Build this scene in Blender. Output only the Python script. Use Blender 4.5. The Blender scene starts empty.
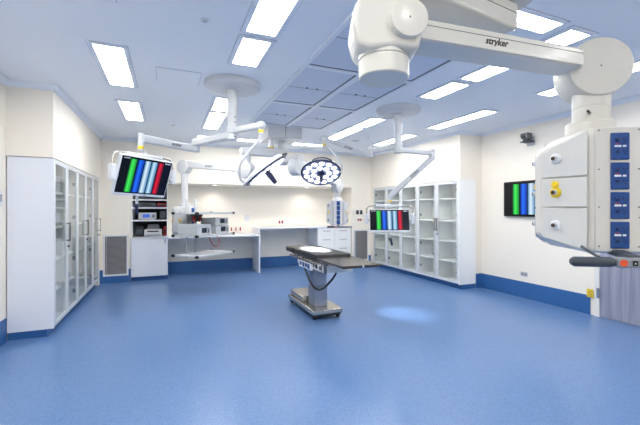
import bpy, bmesh, math, random
from mathutils import Vector, Matrix
random.seed(4)
scene = bpy.context.scene
col = scene.collection
PI = math.pi
# ------------------------------------------------------------------ camera, world, exposure
YAW = math.radians(22.8); FPX = 362.0; EYE = 1.5; HOR = 209.0
cam_d = bpy.data.cameras.new('camera'); cam = bpy.data.objects.new('camera', cam_d); col.objects.link(cam)
cam_d.sensor_width = 36; cam_d.lens = 36*FPX/640; cam_d.shift_y = -(212.5-HOR)/640; cam_d.clip_start = .05
cam.location = (0, 0, EYE); cam.rotation_euler = (PI/2, 0, -YAW)
scene.camera = cam
w = bpy.data.worlds.new('world'); scene.world = w; w.use_nodes = True
w.node_tree.nodes['Background'].inputs[0].default_value = (.8, .85, 1, 1)
w.node_tree.nodes['Background'].inputs[1].default_value = .3
vs = scene.view_settings
vs.view_transform = 'Standard'; vs.look = 'None'; vs.gamma = 1; vs.use_curve_mapping = False; vs.exposure = 0.0
LIGHT = 22.5        # radiance of the ceiling light diffusers
R2 = Vector((math.cos(YAW), -math.sin(YAW), 0)); F2 = Vector((math.sin(YAW), math.cos(YAW), 0))
def P(lat, d, z=0.0):            # survey point: metres right of / ahead of the tripod, height above floor
    v = R2*lat + F2*d; return Vector((v.x, v.y, z))
def at(x, y, d):                 # survey point from a sight line and its measured distance
    return P((x-320)/FPX*d, d, EYE+(HOR-y)/FPX*d)
# ------------------------------------------------------------------ materials
def lin(c):
    c = c/255.0
    return c/12.92 if c <= .04045 else ((c+.055)/1.055)**2.4
def rgb(r, g, b): return (lin(r), lin(g), lin(b), 1)
MATS = {}
def mat(name, c, rough=.5, metal=0.0, nscale=6.0, namt=.03, bump=0.0, bscale=80.0, coat=0.0, spec=.5, emit=None, estr=0):
    m = bpy.data.materials.new(name); m.use_nodes = True; nt = m.node_tree; b = nt.nodes['Principled BSDF']
    tc = nt.nodes.new('ShaderNodeTexCoord'); no = nt.nodes.new('ShaderNodeTexNoise')
    no.inputs['Scale'].default_value = nscale; no.inputs['Detail'].default_value = 3
    nt.links.new(tc.outputs['Object'], no.inputs['Vector'])
    mx = nt.nodes.new('ShaderNodeMix'); mx.data_type = 'RGBA'
    c = rgb(*c)
    mx.inputs[6].default_value = [x*(1-namt) for x in c[:3]]+[1]
    mx.inputs[7].default_value = [min(1, x*(1+namt)) for x in c[:3]]+[1]
    nt.links.new(no.outputs['Fac'], mx.inputs[0]); nt.links.new(mx.outputs[2], b.inputs['Base Color'])
    b.inputs['Roughness'].default_value = rough; b.inputs['Metallic'].default_value = metal
    b.inputs['Specular IOR Level'].default_value = spec; b.inputs['Coat Weight'].default_value = coat
    if bump:
        n2 = nt.nodes.new('ShaderNodeTexNoise'); n2.inputs['Scale'].default_value = bscale
        bp = nt.nodes.new('ShaderNodeBump'); bp.inputs['Strength'].default_value = bump; bp.inputs['Distance'].default_value = .01
        nt.links.new(tc.outputs['Object'], n2.inputs['Vector']); nt.links.new(n2.outputs['Fac'], bp.inputs['Height'])
        nt.links.new(bp.outputs['Normal'], b.inputs['Normal'])
    if emit:
        b.inputs['Emission Color'].default_value = rgb(*emit); b.inputs['Emission Strength'].default_value = estr
    MATS[name] = m; return m
mat('wall', (244, 237, 224), .55, nscale=2, namt=.012, bump=.04, bscale=220)
mat('ceiling', (244, 247, 250), .6, nscale=1.5, namt=.01)
mat('cornice', (238, 243, 250), .5)
mat('white', (224, 226, 230), .35, namt=.015)
mat('carcass', (248, 249, 248), .4, namt=.012)
mat('laminate', (228, 231, 238), .3, namt=.012)
mat('boom', (214, 211, 202), .33, namt=.012, coat=.15)
mat('boompanel', (206, 206, 202), .4, namt=.012)
mat('pendant', (206, 208, 210), .35, namt=.015)
mat('alu', (216, 219, 221), .35, .1, nscale=30)
mat('steel', (190, 186, 178), .22, .9, nscale=14, namt=.06)
mat('darksteel', (120, 122, 126), .3, .8)
mat('brushed', (150, 158, 172), .3, .75, nscale=9, namt=.05)
mat('black', (20, 20, 22), .45)
mat('rubber', (14, 14, 16), .6)
mat('mattress', (40, 39, 42), .4, spec=.35)
mat('board', (62, 56, 52), .24, spec=.7)
mat('seam', (90, 92, 95), .6)
mat('line', (188, 194, 205), .6)
mat('blueplate', (16, 66, 132), .4, namt=.05)
mat('bluedark', (10, 44, 96), .4)
mat('yellow', (240, 205, 30), .4)
mat('brass', (84, 68, 48), .35, .8)
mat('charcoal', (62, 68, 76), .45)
mat('grey', (140, 144, 150), .45)
mat('lightgrey', (196, 199, 202), .45)
mat('orange', (226, 84, 40), .45)
mat('red', (176, 32, 40), .45)
mat('lampface', (140, 146, 184), .4)
mat('navy', (30, 36, 70), .35)
mat('laminar', (212, 219, 231), .6, nscale=60, namt=.05)
mat('vinylbase', (48, 98, 156), .42, nscale=120, namt=.12)
mat('louver', (150, 150, 154), .45, .2)
mat('grilleback', (70, 72, 76), .7)
mat('hatch', (218, 224, 236), .6)
mat('lightframe', (236, 240, 246), .45)
mat('doorframe', (232, 230, 224), .45)
mat('diffuser', (255, 255, 255), .5, emit=(255, 253, 250), estr=LIGHT)
mat('led', (255, 255, 255), .4, emit=(235, 240, 255), estr=1.8)
mat('downlight', (255, 255, 255), .4, emit=(255, 246, 230), estr=6.0)
mat('lcd', (40, 80, 170), .3, emit=(60, 105, 210), estr=.5)
mat('darkscreen', (50, 58, 72), .25)
mat('sign', (236, 200, 40), .5)
mat('screentext', (200, 205, 215), .5, emit=(200, 210, 225), estr=.5)
mat('cord', (40, 60, 120), .6)
def glass(name, tint=(248, 251, 250), a=.93):
    m = bpy.data.materials.new(name); m.use_nodes = True; nt = m.node_tree; nt.nodes.clear()
    o = nt.nodes.new('ShaderNodeOutputMaterial'); t = nt.nodes.new('ShaderNodeBsdfTransparent'); g = nt.nodes.new('ShaderNodeBsdfGlossy')
    lw = nt.nodes.new('ShaderNodeLayerWeight'); lw.inputs['Blend'].default_value = .5; pw = nt.nodes.new('ShaderNodeMath'); pw.operation = 'POWER'; pw.inputs[1].default_value = 5
    fr = nt.nodes.new('ShaderNodeMath'); fr.operation = 'MULTIPLY_ADD'; fr.inputs[1].default_value = .8; fr.inputs[2].default_value = .03
    nt.links.new(lw.outputs['Facing'], pw.inputs[0]); nt.links.new(pw.outputs[0], fr.inputs[0]); mx = nt.nodes.new('ShaderNodeMixShader')
    no = nt.nodes.new('ShaderNodeTexNoise'); no.inputs['Scale'].default_value = 3
    mr = nt.nodes.new('ShaderNodeMapRange'); mr.inputs['To Min'].default_value = .02; mr.inputs['To Max'].default_value = .05
    nt.links.new(no.outputs['Fac'], mr.inputs['Value']); nt.links.new(mr.outputs['Result'], g.inputs['Roughness'])
    t.inputs['Color'].default_value = rgb(*tint)
    nt.links.new(fr.outputs[0], mx.inputs['Fac']); nt.links.new(t.outputs[0], mx.inputs[1]); nt.links.new(g.outputs[0], mx.inputs[2])
    nt.links.new(mx.outputs[0], o.inputs['Surface']); MATS[name] = m
glass('glass', (253, 254, 253))
def floor_mat():
    m = bpy.data.materials.new('blue_vinyl'); m.use_nodes = True; nt = m.node_tree; b = nt.nodes['Principled BSDF']
    tc = nt.nodes.new('ShaderNodeTexCoord')
    a = nt.nodes.new('ShaderNodeTexNoise'); a.inputs['Scale'].default_value = 95; a.inputs['Detail'].default_value = 2
    v = nt.nodes.new('ShaderNodeTexVoronoi'); v.inputs['Scale'].default_value = 130
    cr = nt.nodes.new('ShaderNodeValToRGB'); e = cr.color_ramp.elements
    e[0].position = .3; e[0].color = rgb(66, 99, 147); e[1].position = .72; e[1].color = rgb(96, 132, 180)
    mx = nt.nodes.new('ShaderNodeMix'); mx.data_type = 'RGBA'; mx.inputs[0].default_value = .3
    cr2 = nt.nodes.new('ShaderNodeValToRGB'); e = cr2.color_ramp.elements
    e[0].color = rgb(48, 84, 138); e[1].color = rgb(136, 168, 208)
    for t in (a, v): nt.links.new(tc.outputs['Object'], t.inputs['Vector'])
    nt.links.new(a.outputs['Fac'], cr.inputs[0]); nt.links.new(v.outputs['Color'], cr2.inputs[0])
    nt.links.new(cr.outputs[0], mx.inputs[6]); nt.links.new(cr2.outputs[0], mx.inputs[7]); nt.links.new(mx.outputs[2], b.inputs['Base Color'])
    b.inputs['Roughness'].default_value = .29; b.inputs['Specular IOR Level'].default_value = .5
    n = nt.nodes.new('ShaderNodeTexNoise'); n.inputs['Scale'].default_value = 7; bp = nt.nodes.new('ShaderNodeBump')
    bp.inputs['Strength'].default_value = .05; bp.inputs['Distance'].default_value = .02
    nt.links.new(tc.outputs['Object'], n.inputs['Vector']); nt.links.new(n.outputs['Fac'], bp.inputs['Height']); nt.links.new(bp.outputs[0], b.inputs['Normal'])
    MATS['floor'] = m
floor_mat()
def door_mat():
    m = bpy.data.materials.new('brushed_door'); m.use_nodes = True; nt = m.node_tree; b = nt.nodes['Principled BSDF']
    tc = nt.nodes.new('ShaderNodeTexCoord'); mp = nt.nodes.new('ShaderNodeMapping'); mp.inputs['Scale'].default_value = (9, 9, .35)
    n = nt.nodes.new('ShaderNodeTexNoise'); n.inputs['Scale'].default_value = 2.2; n.inputs['Detail'].default_value = 4; n.inputs['Distortion'].default_value = .6
    cr = nt.nodes.new('ShaderNodeValToRGB'); e = cr.color_ramp.elements
    e[0].position = .3; e[0].color = rgb(140, 143, 162); e[1].position = .72; e[1].color = rgb(182, 182, 196)
    nt.links.new(tc.outputs['Object'], mp.inputs[0]); nt.links.new(mp.outputs[0], n.inputs['Vector']); nt.links.new(n.outputs['Fac'], cr.inputs[0])
    nt.links.new(cr.outputs[0], b.inputs['Base Color']); b.inputs['Metallic'].default_value = .35; b.inputs['Roughness'].default_value = .38
    MATS['doorsteel'] = m
door_mat()
def screen_mat():
    m = bpy.data.materials.new('colour_bar_screen'); m.use_nodes = True; nt = m.node_tree; b = nt.nodes['Principled BSDF']
    uv = nt.nodes.new('ShaderNodeUVMap'); sp = nt.nodes.new('ShaderNodeSeparateXYZ'); cr = nt.nodes.new('ShaderNodeValToRGB')
    nt.links.new(uv.outputs[0], sp.inputs[0]); nt.links.new(sp.outputs[0], cr.inputs[0])
    K = (7, 8, 14)
    bars = [(.17, .275, (20, 150, 60), (70, 240, 90)), (.31, .42, (10, 50, 160), (35, 115, 255)), (.445, .555, (70, 140, 190), (225, 242, 255)),
            (.58, .69, (60, 130, 180), (200, 232, 250)), (.72, .82, (120, 10, 40), (225, 30, 60))]
    stops = [(0, K)]
    for a, c, edge, mid in bars:
        stops += [(a-.008, K), (a, edge), ((a+c)/2-.012, mid), (c, edge), (c+.008, (6, 12, 30))]
    stops += [(1, (8, 12, 36))]
    el = cr.color_ramp.elements
    el[0].position = 0; el[0].color = rgb(*K); el[1].position = 1; el[1].color = rgb(8, 12, 36)
    for p, c in stops[1:-1]:
        n = el.new(p); n.color = rgb(*c)
    g1 = nt.nodes.new('ShaderNodeMath'); g1.operation = 'COMPARE'; g1.inputs[1].default_value = .49; g1.inputs[2].default_value = .455
    nt.links.new(sp.outputs[1], g1.inputs[0])
    mx = nt.nodes.new('ShaderNodeMix'); mx.data_type = 'RGBA'; mx.inputs[6].default_value = rgb(*K)
    nt.links.new(g1.outputs[0], mx.inputs[0]); nt.links.new(cr.outputs[0], mx.inputs[7])
    b.inputs['Base Color'].default_value = rgb(8, 8, 10); b.inputs['Roughness'].default_value = .18; b.inputs['Specular IOR Level'].default_value = .25
    nt.links.new(mx.outputs[2], b.inputs['Emission Color']); b.inputs['Emission Strength'].default_value = 1.0
    MATS['screen'] = m
screen_mat()
# ------------------------------------------------------------------ mesh builder
class MB:
    def __init__(self, M=None): self.v = []; self.f = []; self.uv = {}; self.M = M or Matrix()
    def add(self, vs_, fs, M=None):
        o = len(self.v); T = self.M @ M if M else self.M
        self.v += [T @ Vector(p) for p in vs_]; self.f += [tuple(i+o for i in q) for q in fs]; return self
    def box(self, x0, x1, y0, y1, z0, z1, M=None):
        return self.add([(x0, y0, z0), (x1, y0, z0), (x1, y1, z0), (x0, y1, z0), (x0, y0, z1), (x1, y0, z1), (x1, y1, z1), (x0, y1, z1)],
                        [(0, 3, 2, 1), (4, 5, 6, 7), (0, 1, 5, 4), (1, 2, 6, 5), (2, 3, 7, 6), (3, 0, 4, 7)], M)
    def prism(self, pts, z0, z1, M=None):
        n = len(pts)
        return self.add([(x, y, z0) for x, y in pts]+[(x, y, z1) for x, y in pts],
                        [tuple(range(n-1, -1, -1)), tuple(range(n, 2*n))]+[(i, (i+1) % n, n+(i+1) % n, n+i) for i in range(n)], M)
    def lathe(self, prof, n=32, M=None):      # prof: (r, z) from bottom to top, closed with caps
        vv = []; ff = []
        for r, z in prof:
            vv += [(r*math.cos(2*PI*k/n), r*math.sin(2*PI*k/n), z) for k in range(n)]
        for j in range(len(prof)-1):
            for k in range(n): ff.append((j*n+k, j*n+(k+1) % n, (j+1)*n+(k+1) % n, (j+1)*n+k))
        ff.append(tuple(range(n-1, -1, -1))); ff.append(tuple(range((len(prof)-1)*n, len(prof)*n)))
        return self.add(vv, ff, M)
    def cyl(self, p0, p1, r, r1=None, n=24):
        p0 = Vector(p0); p1 = Vector(p1); d = p1-p0
        M = Matrix.Translation(p0) @ d.to_track_quat('Z', 'Y').to_matrix().to_4x4()
        return self.lathe([(r, 0), (r if r1 is None else r1, d.length)], n, M)
    def bar(self, p0, p1, w_, h, e0=0, e1=0):     # rectangular bar, w_ horizontal, h upright
        p0 = Vector(p0); p1 = Vector(p1); d = (p1-p0); L = d.length; d.normalize()
        s = d.cross(Vector((0, 0, 1))); s.normalize(); u = s.cross(d)
        M = Matrix((d, -s, u)).transposed().to_4x4(); M.translation = p0
        return self.box(-e0, L+e1, -w_/2, w_/2, -h/2, h/2, M)
    def tube(self, pts, r, n=10, rad=None):
        pts = [Vector(p) for p in pts]; up = Vector((0, 0, 1)); vv = []; ff = []; prev = None
        for i, p in enumerate(pts):
            t = (pts[min(i+1, len(pts)-1)]-pts[max(i-1, 0)]).normalized()
            if prev is None: s = t.cross(up) if abs(t.z) < .95 else t.cross(Vector((1, 0, 0)))
            else: s = prev-t*prev.dot(t)
            s.normalize(); prev = s; u = s.cross(t); rr = rad[i] if rad else r
            vv += [p+s*rr*math.cos(2*PI*k/n)+u*rr*math.sin(2*PI*k/n) for k in range(n)]
        m = len(pts)
        for j in range(m-1):
            for k in range(n): ff.append((j*n+k, j*n+(k+1) % n, (j+1)*n+(k+1) % n, (j+1)*n+k))
        ff.append(tuple(range(n-1, -1, -1))); ff.append(tuple(range((m-1)*n, m*n)))
        return self.add(vv, ff)
    def build(self, name, m, parent=None, bevel=0.0, seg=2, uvquad=False, sharp=35):
        me = bpy.data.meshes.new(name); me.from_pydata([tuple(p) for p in self.v], [], self.f)
        bm = bmesh.new(); bm.from_mesh(me); bmesh.ops.recalc_face_normals(bm, faces=bm.faces); bm.to_mesh(me); bm.free()
        me.materials.append(MATS[m])
        if uvquad:
            ul = me.uv_layers.new(name='UVMap'); q = {0: (0, 0), 1: (1, 0), 2: (1, 1), 3: (0, 1)}
            for l in me.loops: ul.data[l.index].uv = q[l.vertex_index % 4]
        for p in me.polygons: p.use_smooth = True
        me.set_sharp_from_angle(angle=math.radians(sharp))
        o = bpy.data.objects.new(name, me); col.objects.link(o)
        if bevel:
            b = o.modifiers.new('bevel', 'BEVEL'); b.width = bevel; b.segments = seg; b.limit_method = 'ANGLE'; b.angle_limit = math.radians(40)
        if parent:
            o.parent = parent
            if parent.get('_world'): o.matrix_parent_inverse = parent.matrix_basis.inverted()
        return o
def smooth_path(pts, n=6):
    pts = [Vector(p) for p in pts]; out = []
    for i in range(len(pts)-1):
        p0 = pts[max(i-1, 0)]; p1 = pts[i]; p2 = pts[i+1]; p3 = pts[min(i+2, len(pts)-1)]
        for k in range(n):
            t = k/n
            out.append(.5*((2*p1)+(p2-p0)*t+(2*p0-5*p1+4*p2-p3)*t*t+(3*p1-p0-3*p2+p3)*t**3))
    out.append(pts[-1]); return out
def thing(name, label, cat, loc=(0, 0, 0), rotz=0, group=None, world=False):
    o = bpy.data.objects.new(name, None); col.objects.link(o); o.location = loc; o.rotation_euler = (0, 0, rotz); o.empty_display_size = .1
    o['label'] = label; o['category'] = cat
    if group: o['group'] = group
    if world:
        o['_world'] = 1; o.rotation_euler = (0, 0, 0); o.matrix_basis = Matrix.Translation(loc)
    return o
def tag(o, label, cat, group=None):
    o['label'] = label; o['category'] = cat
    if group: o['group'] = group
    return o
def sub(o, parent):              # make a built mesh a sub-part of a part that shares its root's frame
    o.parent = parent; o.matrix_parent_inverse = parent.matrix_parent_inverse.copy() if False else Matrix(); return o
def struct(o): o['kind'] = 'structure'; return o
def copy_tree(o, parent=None):
    c = o.copy(); col.objects.link(c); c.parent = parent
    for ch in list(o.children): copy_tree(ch, c)
    return c
def frame_of(n, origin, up=Vector((0, 0, 1))):     # local x right, y up, z along n
    n = Vector(n).normalized(); x = up.cross(n)
    if x.length < 1e-4: x = Vector((1, 0, 0))
    x.normalize(); y = n.cross(x); M = Matrix((x, y, n)).transposed().to_4x4(); M.translation = Vector(origin); return M
def text(body, size, M, m, parent, name='lettering', shear=.25, depth=.0006):
    cu = bpy.data.curves.new('t', 'FONT'); cu.body = body; cu.size = size; cu.shear = shear; cu.align_x = 'CENTER'; cu.align_y = 'CENTER'; cu.extrude = depth; cu.resolution_u = 3; cu.offset = size*.022
    o = bpy.data.objects.new('t', cu); col.objects.link(o); bpy.context.view_layer.update()
    me = bpy.data.meshes.new_from_object(o.evaluated_get(bpy.context.evaluated_depsgraph_get()))
    bpy.data.objects.remove(o); bpy.data.curves.remove(cu)
    me.transform(M); me.materials.clear(); me.materials.append(MATS[m]); me.name = name
    ob = bpy.data.objects.new(name, me); col.objects.link(ob); ob.parent = parent
    if parent.get('_world'): ob.matrix_parent_inverse = parent.matrix_basis.inverted()
    return ob
# ------------------------------------------------------------------ room shell
XL, XR, YB, YN, YF, H = -1.69, 5.55, 9.1, 8.4, -1.6, 2.95
XCL, XCR = -1.24, 4.98               # cabinet fronts
NT = 2.06                            # niche soffit height
def S(name, b, m, **k):
    mb = MB(); mb.box(*b); return struct(mb.build(name, m, **k))
S('floor', (XL-.1, XR+.1, YF-.1, YB+.1, -.1, 0), 'floor')
S('ceiling', (XL-.1, XR+.1, YF-.1, YB+.1, H, H+.1), 'ceiling')
S('wall_left', (XL-.1, XL, YF-.1, YB+.1, 0, H), 'wall')
S('wall_left_bulkhead', (XL, XCL, 5.14, YN, 2.105, H), 'wall')
S('wall_right', (XR, XR+.1, YF-.1, YB+.1, 0, H), 'wall')
S('wall_right_bulkhead', (5.01, XR, 5.2, YN, 2.05, H), 'wall')
S('wall_right_pier', (5.385, XR, 5.2, YN, 0, 2.05), 'wall')
S('wall_back', (XL, XR, YB, YB+.1, 0, H), 'wall')
S('wall_back_left', (XL, -.705, YN, YB, 0, H), 'wall')
S('wall_back_right', (4.425, XR, YN, YB, 0, H), 'wall')
S('wall_back_bulkhead', (-.705, 4.425, YN, YB, NT, H), 'wall')
S('wall_front', (XL, XR, YF-.1, YF, 0, H), 'wall')
S('wall_left_filler', (XL, XCL-.02, 8.215, YN, 0, 2.105), 'wall')
S('wall_right_filler', (5.0, 5.385, 8.245, YN, 0, 2.05), 'wall')
BH = .27
def baseboard(name, x0, x1, y0, y1):
    S(name, (x0, x1, y0, y1, 0, BH), 'vinylbase')
baseboard('baseboard_left', XL, XL+.012, YF, 5.14)
baseboard('baseboard_back_left', XCL-.02, -.705, YN-.012, YN)
baseboard('baseboard_back', -.70, 4.42, YB-.012, YB)
baseboard('baseboard_back_right', 4.425, 5.0, YN-.012, YN)
baseboard('baseboard_right', XR-.012, XR, 3.26, 5.2)
baseboard('baseboard_right_jog', 5.385, XR-.012, 5.188, 5.2)
baseboard('baseboard_front', XL+.012, XR, YF, YF+.012)
baseboard('baseboard_right_front', XR-.012, XR, YF+.012, 1.72)
# coved cornice under the ceiling, one length per wall
def cornice(i, p, q, n):
    p = Vector((*p, 0)); q = Vector((*q, 0)); n = Vector((*n, 0)); c = .06; mb = MB()
    prof = [(0, H), (0, H-c), (.012, H-c), (.03, H-.03), (c, H-.012), (c, H)]
    vv = [(b+n*o).to_tuple()[:2]+(z,) for b in (p, q) for o, z in prof]
    k = len(prof)
    mb.add(vv, [tuple(range(k)), tuple(range(k, 2*k))]+[(j, (j+1) % k, k+(j+1) % k, k+j) for j in range(k)])
    struct(mb.build('trim_%d' % i, 'cornice'))
cornice(1, (XL, YF), (XL, 5.14), (1, 0)); cornice(2, (XL, 5.14), (XCL+.06, 5.14), (0, -1)); cornice(3, (XCL, 5.14), (XCL, YN), (1, 0))
cornice(4, (XCL, YN), (5.01, YN), (0, -1)); cornice(5, (5.01, YN), (5.01, 5.2), (-1, 0)); cornice(6, (4.95, 5.2), (XR, 5.2), (0, -1)); cornice(7, (XR, 5.2), (XR, YF), (-1, 0))
# ------------------------------------------------------------------ ceiling lights
def ceiling_light(xc, y0, y1, label, group=None, wd=.235, fr=.04):
    t = thing('ceiling_light', label, 'light', (xc, (y0+y1)/2, H), group=group)
    a = wd/2; b = (y1-y0)/2; A = a+fr; B = b+fr
    m = MB().box(-A, -a, -B, B, -.012, -.0005).box(a, A, -B, B, -.012, -.0005).box(-a, a, -B, -b, -.012, -.0005).box(-a, a, b, B, -.012, -.0005)
    m.build('frame', 'lightframe', t, .002)
    e = .006
    m = MB().box(-A-e, -A, -B-e, B+e, -.002, -.0003).box(A, A+e, -B-e, B+e, -.002, -.0003).box(-A, A, -B-e, -B, -.002, -.0003).box(-A, A, B, B+e, -.002, -.0003)
    m.build('gasket', 'line', t)
    MB().box(-a, a, -b, b, -.009, -.002).build('diffuser', 'diffuser', t)
CA, CB, CC, CD = -.49, .705, 3.11, 4.385
LG = 'ceiling light panels'
ceiling_light(CA, 3.68, 4.79, 'long ceiling light panel beside the access hatch, over the left glass cabinets', LG)
ceiling_light(CA, 5.5, 6.57, 'ceiling light panel by the left cornice, between hatch light and back wall', LG)
ceiling_light(CA, 1.7, 2.85, 'ceiling light panel by the left wall before the hatch light', LG)
ceiling_light(CB, 1.72, 2.93, 'long bright ceiling light panel joined end to end with a short one', LG)
ceiling_light(CB, 3.06, 3.63, 'short ceiling light panel before the round white mount that carries the tilted monitor', LG)
ceiling_light(CB, 4.84, 5.47, 'short ceiling light panel just past the mount carrying the tilted monitor', LG)
ceiling_light(CB, 5.6, 6.75, 'long ceiling light panel past the mount carrying the tilted monitor', LG)
ceiling_light(CC, 1.9, 3.08, 'long ceiling light panel crossed by the big lettered boom arm', LG)
ceiling_light(CC, 3.22, 3.78, 'short ceiling light panel between the lettered boom arm and the round mount', LG)
ceiling_light(CC, 4.98, 5.58, 'short ceiling light panel just past the mount carrying the level monitor', LG)
ceiling_light(CC, 5.7, 6.92, 'long ceiling light panel past the mount carrying the level monitor', LG)
ceiling_light(CD, 1.93, 3.12, 'ceiling light panel behind the boom elbow drum near the right wall', LG)
ceiling_light(CD, 3.95, 5.18, 'long ceiling light panel before the right glass cabinets', LG)
ceiling_light(CD, 5.83, 7.05, 'ceiling light panel along the front of the right glass cabinets', LG)
ceiling_light(2.53, 1.865, 2.03, 'wide bright ceiling light beside the boom mounting flange', LG, wd=.6, fr=.035)
for yy, cols_ in ((-1.2, (CA, CB, CC, CD)), (.3, (CA,))):  # extra panels added out of view so the room lights evenly
    for xc in cols_: ceiling_light(xc, yy, yy+1.17, 'added unseen ceiling light panel behind the camera that evens the room light', LG)
def back_light(x0, x1, yc, label):
    t = thing('ceiling_light', label, 'light', ((x0+x1)/2, yc, H), group=LG); a = (x1-x0)/2
    MB().box(-a-.05, a+.05, -.15, -.10, -.012, -.0005).box(-a-.05, a+.05, .10, .15, -.012, -.0005).box(-a-.05, -a, -.10, .10, -.012, -.0005).box(a, a+.05, -.10, .10, -.012, -.0005).build('frame', 'lightframe', t, .002)
    MB().box(-a, a, -.10, .10, -.009, -.002).build('diffuser', 'diffuser', t)
back_light(.55, 1.75, 7.6, 'crosswise ceiling light panel at back wall over the equipment shelves')
back_light(2.05, 3.25, 7.6, 'crosswise ceiling light panel at back wall over the drawers')
# ------------------------------------------------------------------ laminar flow ceiling array
t = thing('air_supply_grid', 'large grey-blue laminar air supply panel grid in the ceiling above the table', 'air vent', (0, 0, H))
COLS = [(1.29, 1.872), (1.945, 2.525)]; ROWS = [(2.11, 3.36), (3.42, 4.67), (4.73, 5.97)]
m = MB(); z0, z1 = -.022, -.0005
xs = [1.25, 1.29, 1.872, 1.945, 2.525, 2.565]
m.box(1.25, 1.29, 2.07, 6.01, z0, z1).box(1.872, 1.945, 2.07, 6.01, z0, z1).box(2.525, 2.565, 2.07, 6.01, z0, z1)
for c in COLS:
    for ya, yb in ((2.07, 2.11), (3.36, 3.42), (4.67, 4.73), (5.97, 6.01)): m.box(c[0], c[1], ya, yb, z0, z1)
m.build('frame', 'lightframe', t, .002)
MB().box(1.29, 2.525, 2.11, 5.97, -.004, -.001).build('plenum_plate', 'black', t)
g = .016
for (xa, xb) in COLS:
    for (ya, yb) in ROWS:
        ym = (ya+yb)/2
        for (yc, yd) in ((ya+.004, ym-.0045), (ym+.0045, yb-.019)):
            p = MB().box(xa+.002, xb-.019, yc, yd, -.012, -.005).build('diffuser_panel', 'laminar', t)
        MB().box(xa, xb, yb-.018, yb, -.0135, -.004).box(xb-.018, xb, ya, yb-.018, -.0135, -.004).build('edge_shade', 'charcoal', t)  # dark strips stand for shade in the recess gap, far and right edges
        MB().box(xa, xb-.018, ym-.004, ym+.004, -.0128, -.004).build('seam_strip', 'seam', t)
        for k in (.4, .62):
            x = xa+(xb-xa)*k
            MB().cyl((x, ym-.03, -.02), (x, ym-.03, -.011), .012, n=12).build('clip', 'black', t)
# ------------------------------------------------------------------ small ceiling things
def hatch(x0, x1, y0, y1, label):
    t = thing('access_hatch', label, 'hatch', ((x0+x1)/2, (y0+y1)/2, H)); a = (x1-x0)/2; b = (y1-y0)/2; e = .005
    MB().box(-a, a, -b, b, -.004, -.0003).build('panel', 'ceiling', t)
    MB().box(-a-e, -a, -b-e, b+e, -.003, -.0003).box(a, a+e, -b-e, b+e, -.003, -.0003).box(-a, a, -b-e, -b, -.003, -.0003).box(-a, a, b, b+e, -.003, -.0003).build('edge_gap', 'line', t)
hatch(-.11, .33, 4.05, 4.49, 'square flush white access hatch in the ceiling beside a round mount')
def disc(x, y, r, name, label, cat, th=.012, inner=True):
    t = thing(name, label, cat, (x, y, H))
    MB().lathe([(r*.82, -th), (r, -th*.6), (r, -.0005)], 28).build('body', 'white', t)
    if inner: MB().lathe([(r*.55, -th-.004), (r*.62, -th+.001)], 24).build('centre_cap', 'lightgrey', t)
disc(3.65, 6.75, .11, 'ceiling_speaker', 'round flat ceiling speaker near the back wall', 'speaker')
disc(3.72, 6.35, .05, 'smoke_detector', 'small round smoke detector next to the ceiling speaker', 'smoke detector', .03)
disc(.08, 6.66, .04, 'sprinkler_head', 'tiny round ceiling sprinkler above the tilted monitor arm', 'sprinkler', .02)
disc(.26, 2.9, .03, 'sprinkler_head', 'tiny round ceiling sprinkler in the plain ceiling nearer the door wall', 'sprinkler', .012)
# ------------------------------------------------------------------ glass cabinets
SHELF = [.49, .87, 1.27, 1.70]
def cabinet(loc, rotz, nd, dw, depth, top, label, group, endL=False, endR=False, z0=.10):
    t = thing('glass_cabinet', label, 'cabinet', loc, rotz, group); W = nd*dw; th = .018
    m = MB().box(0, th, .022, depth, z0, top).box(W-th, W, .022, depth, z0, top).box(th, W-th, .022, depth, z0, z0+.03).box(th, W-th, .022, depth, top-.03, top).box(th, W-th, depth-.012, depth, z0+.03, top-.03)
    m.build('carcass', 'carcass', t, .0015)
    MB().box(.0, W, .07, depth, 0, z0).build('kick_plinth', 'vinylbase', t)
    if nd == 2: MB().box(W/2-th/2, W/2+th/2, .05, depth-.013, z0+.03, top-.03).build('partition', 'carcass', t)
    for k in range(nd):
        for z in SHELF:
            xa = k*dw+(th if k == 0 else th/2)+.001; xb = (k+1)*dw-(th if k == nd-1 else th/2)-.001
            MB().box(xa, xb, .045, depth-.014, z-.013, z+.013).build('shelf', 'carcass', t)
    for k in range(nd):
        x0 = k*dw+.003; x1 = (k+1)*dw-.003; s = .055; za, zb = z0+.004, top-.006
        hingeL = (k == 0)
        d = MB().box(x0, x0+s, 0, .02, za, zb).box(x1-s, x1, 0, .02, za, zb).box(x0+s, x1-s, 0, .02, za, za+s).box(x0+s, x1-s, 0, .02, zb-s, zb).build('door', 'alu', t, .002)
        p = MB().box(x0+s, x1-s, .008, .012, za+s, zb-s).build('pane', 'glass', d)
        hx = x1-s/2 if hingeL else x0+s/2
        MB().box(hx-.012, hx+.012, -.034, -.026, 1.07, 1.32).box(hx-.012, hx+.012, -.03, 0, 1.075, 1.09).box(hx-.012, hx+.012, -.03, 0, 1.30, 1.315).build('handle', 'darksteel', d, .002)
        if k == nd-1 or nd == 1: MB().cyl((hx, .0, 1.0), (hx, -.018, 1.0), .014, n=14).build('lock', 'charcoal', d)
        ix = x0+s+.012 if hingeL else x1-s-.012
        for z in (.3, .78, 1.38, 1.86): MB().box(ix-.018, ix+.018, .013, .05, z-.025, z+.025).build('hinge', 'grey', d, .003)
    return t
GL = 'glazed cabinets on the left wall'; GR = 'glazed cabinets on the right wall'
DW = .605
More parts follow.
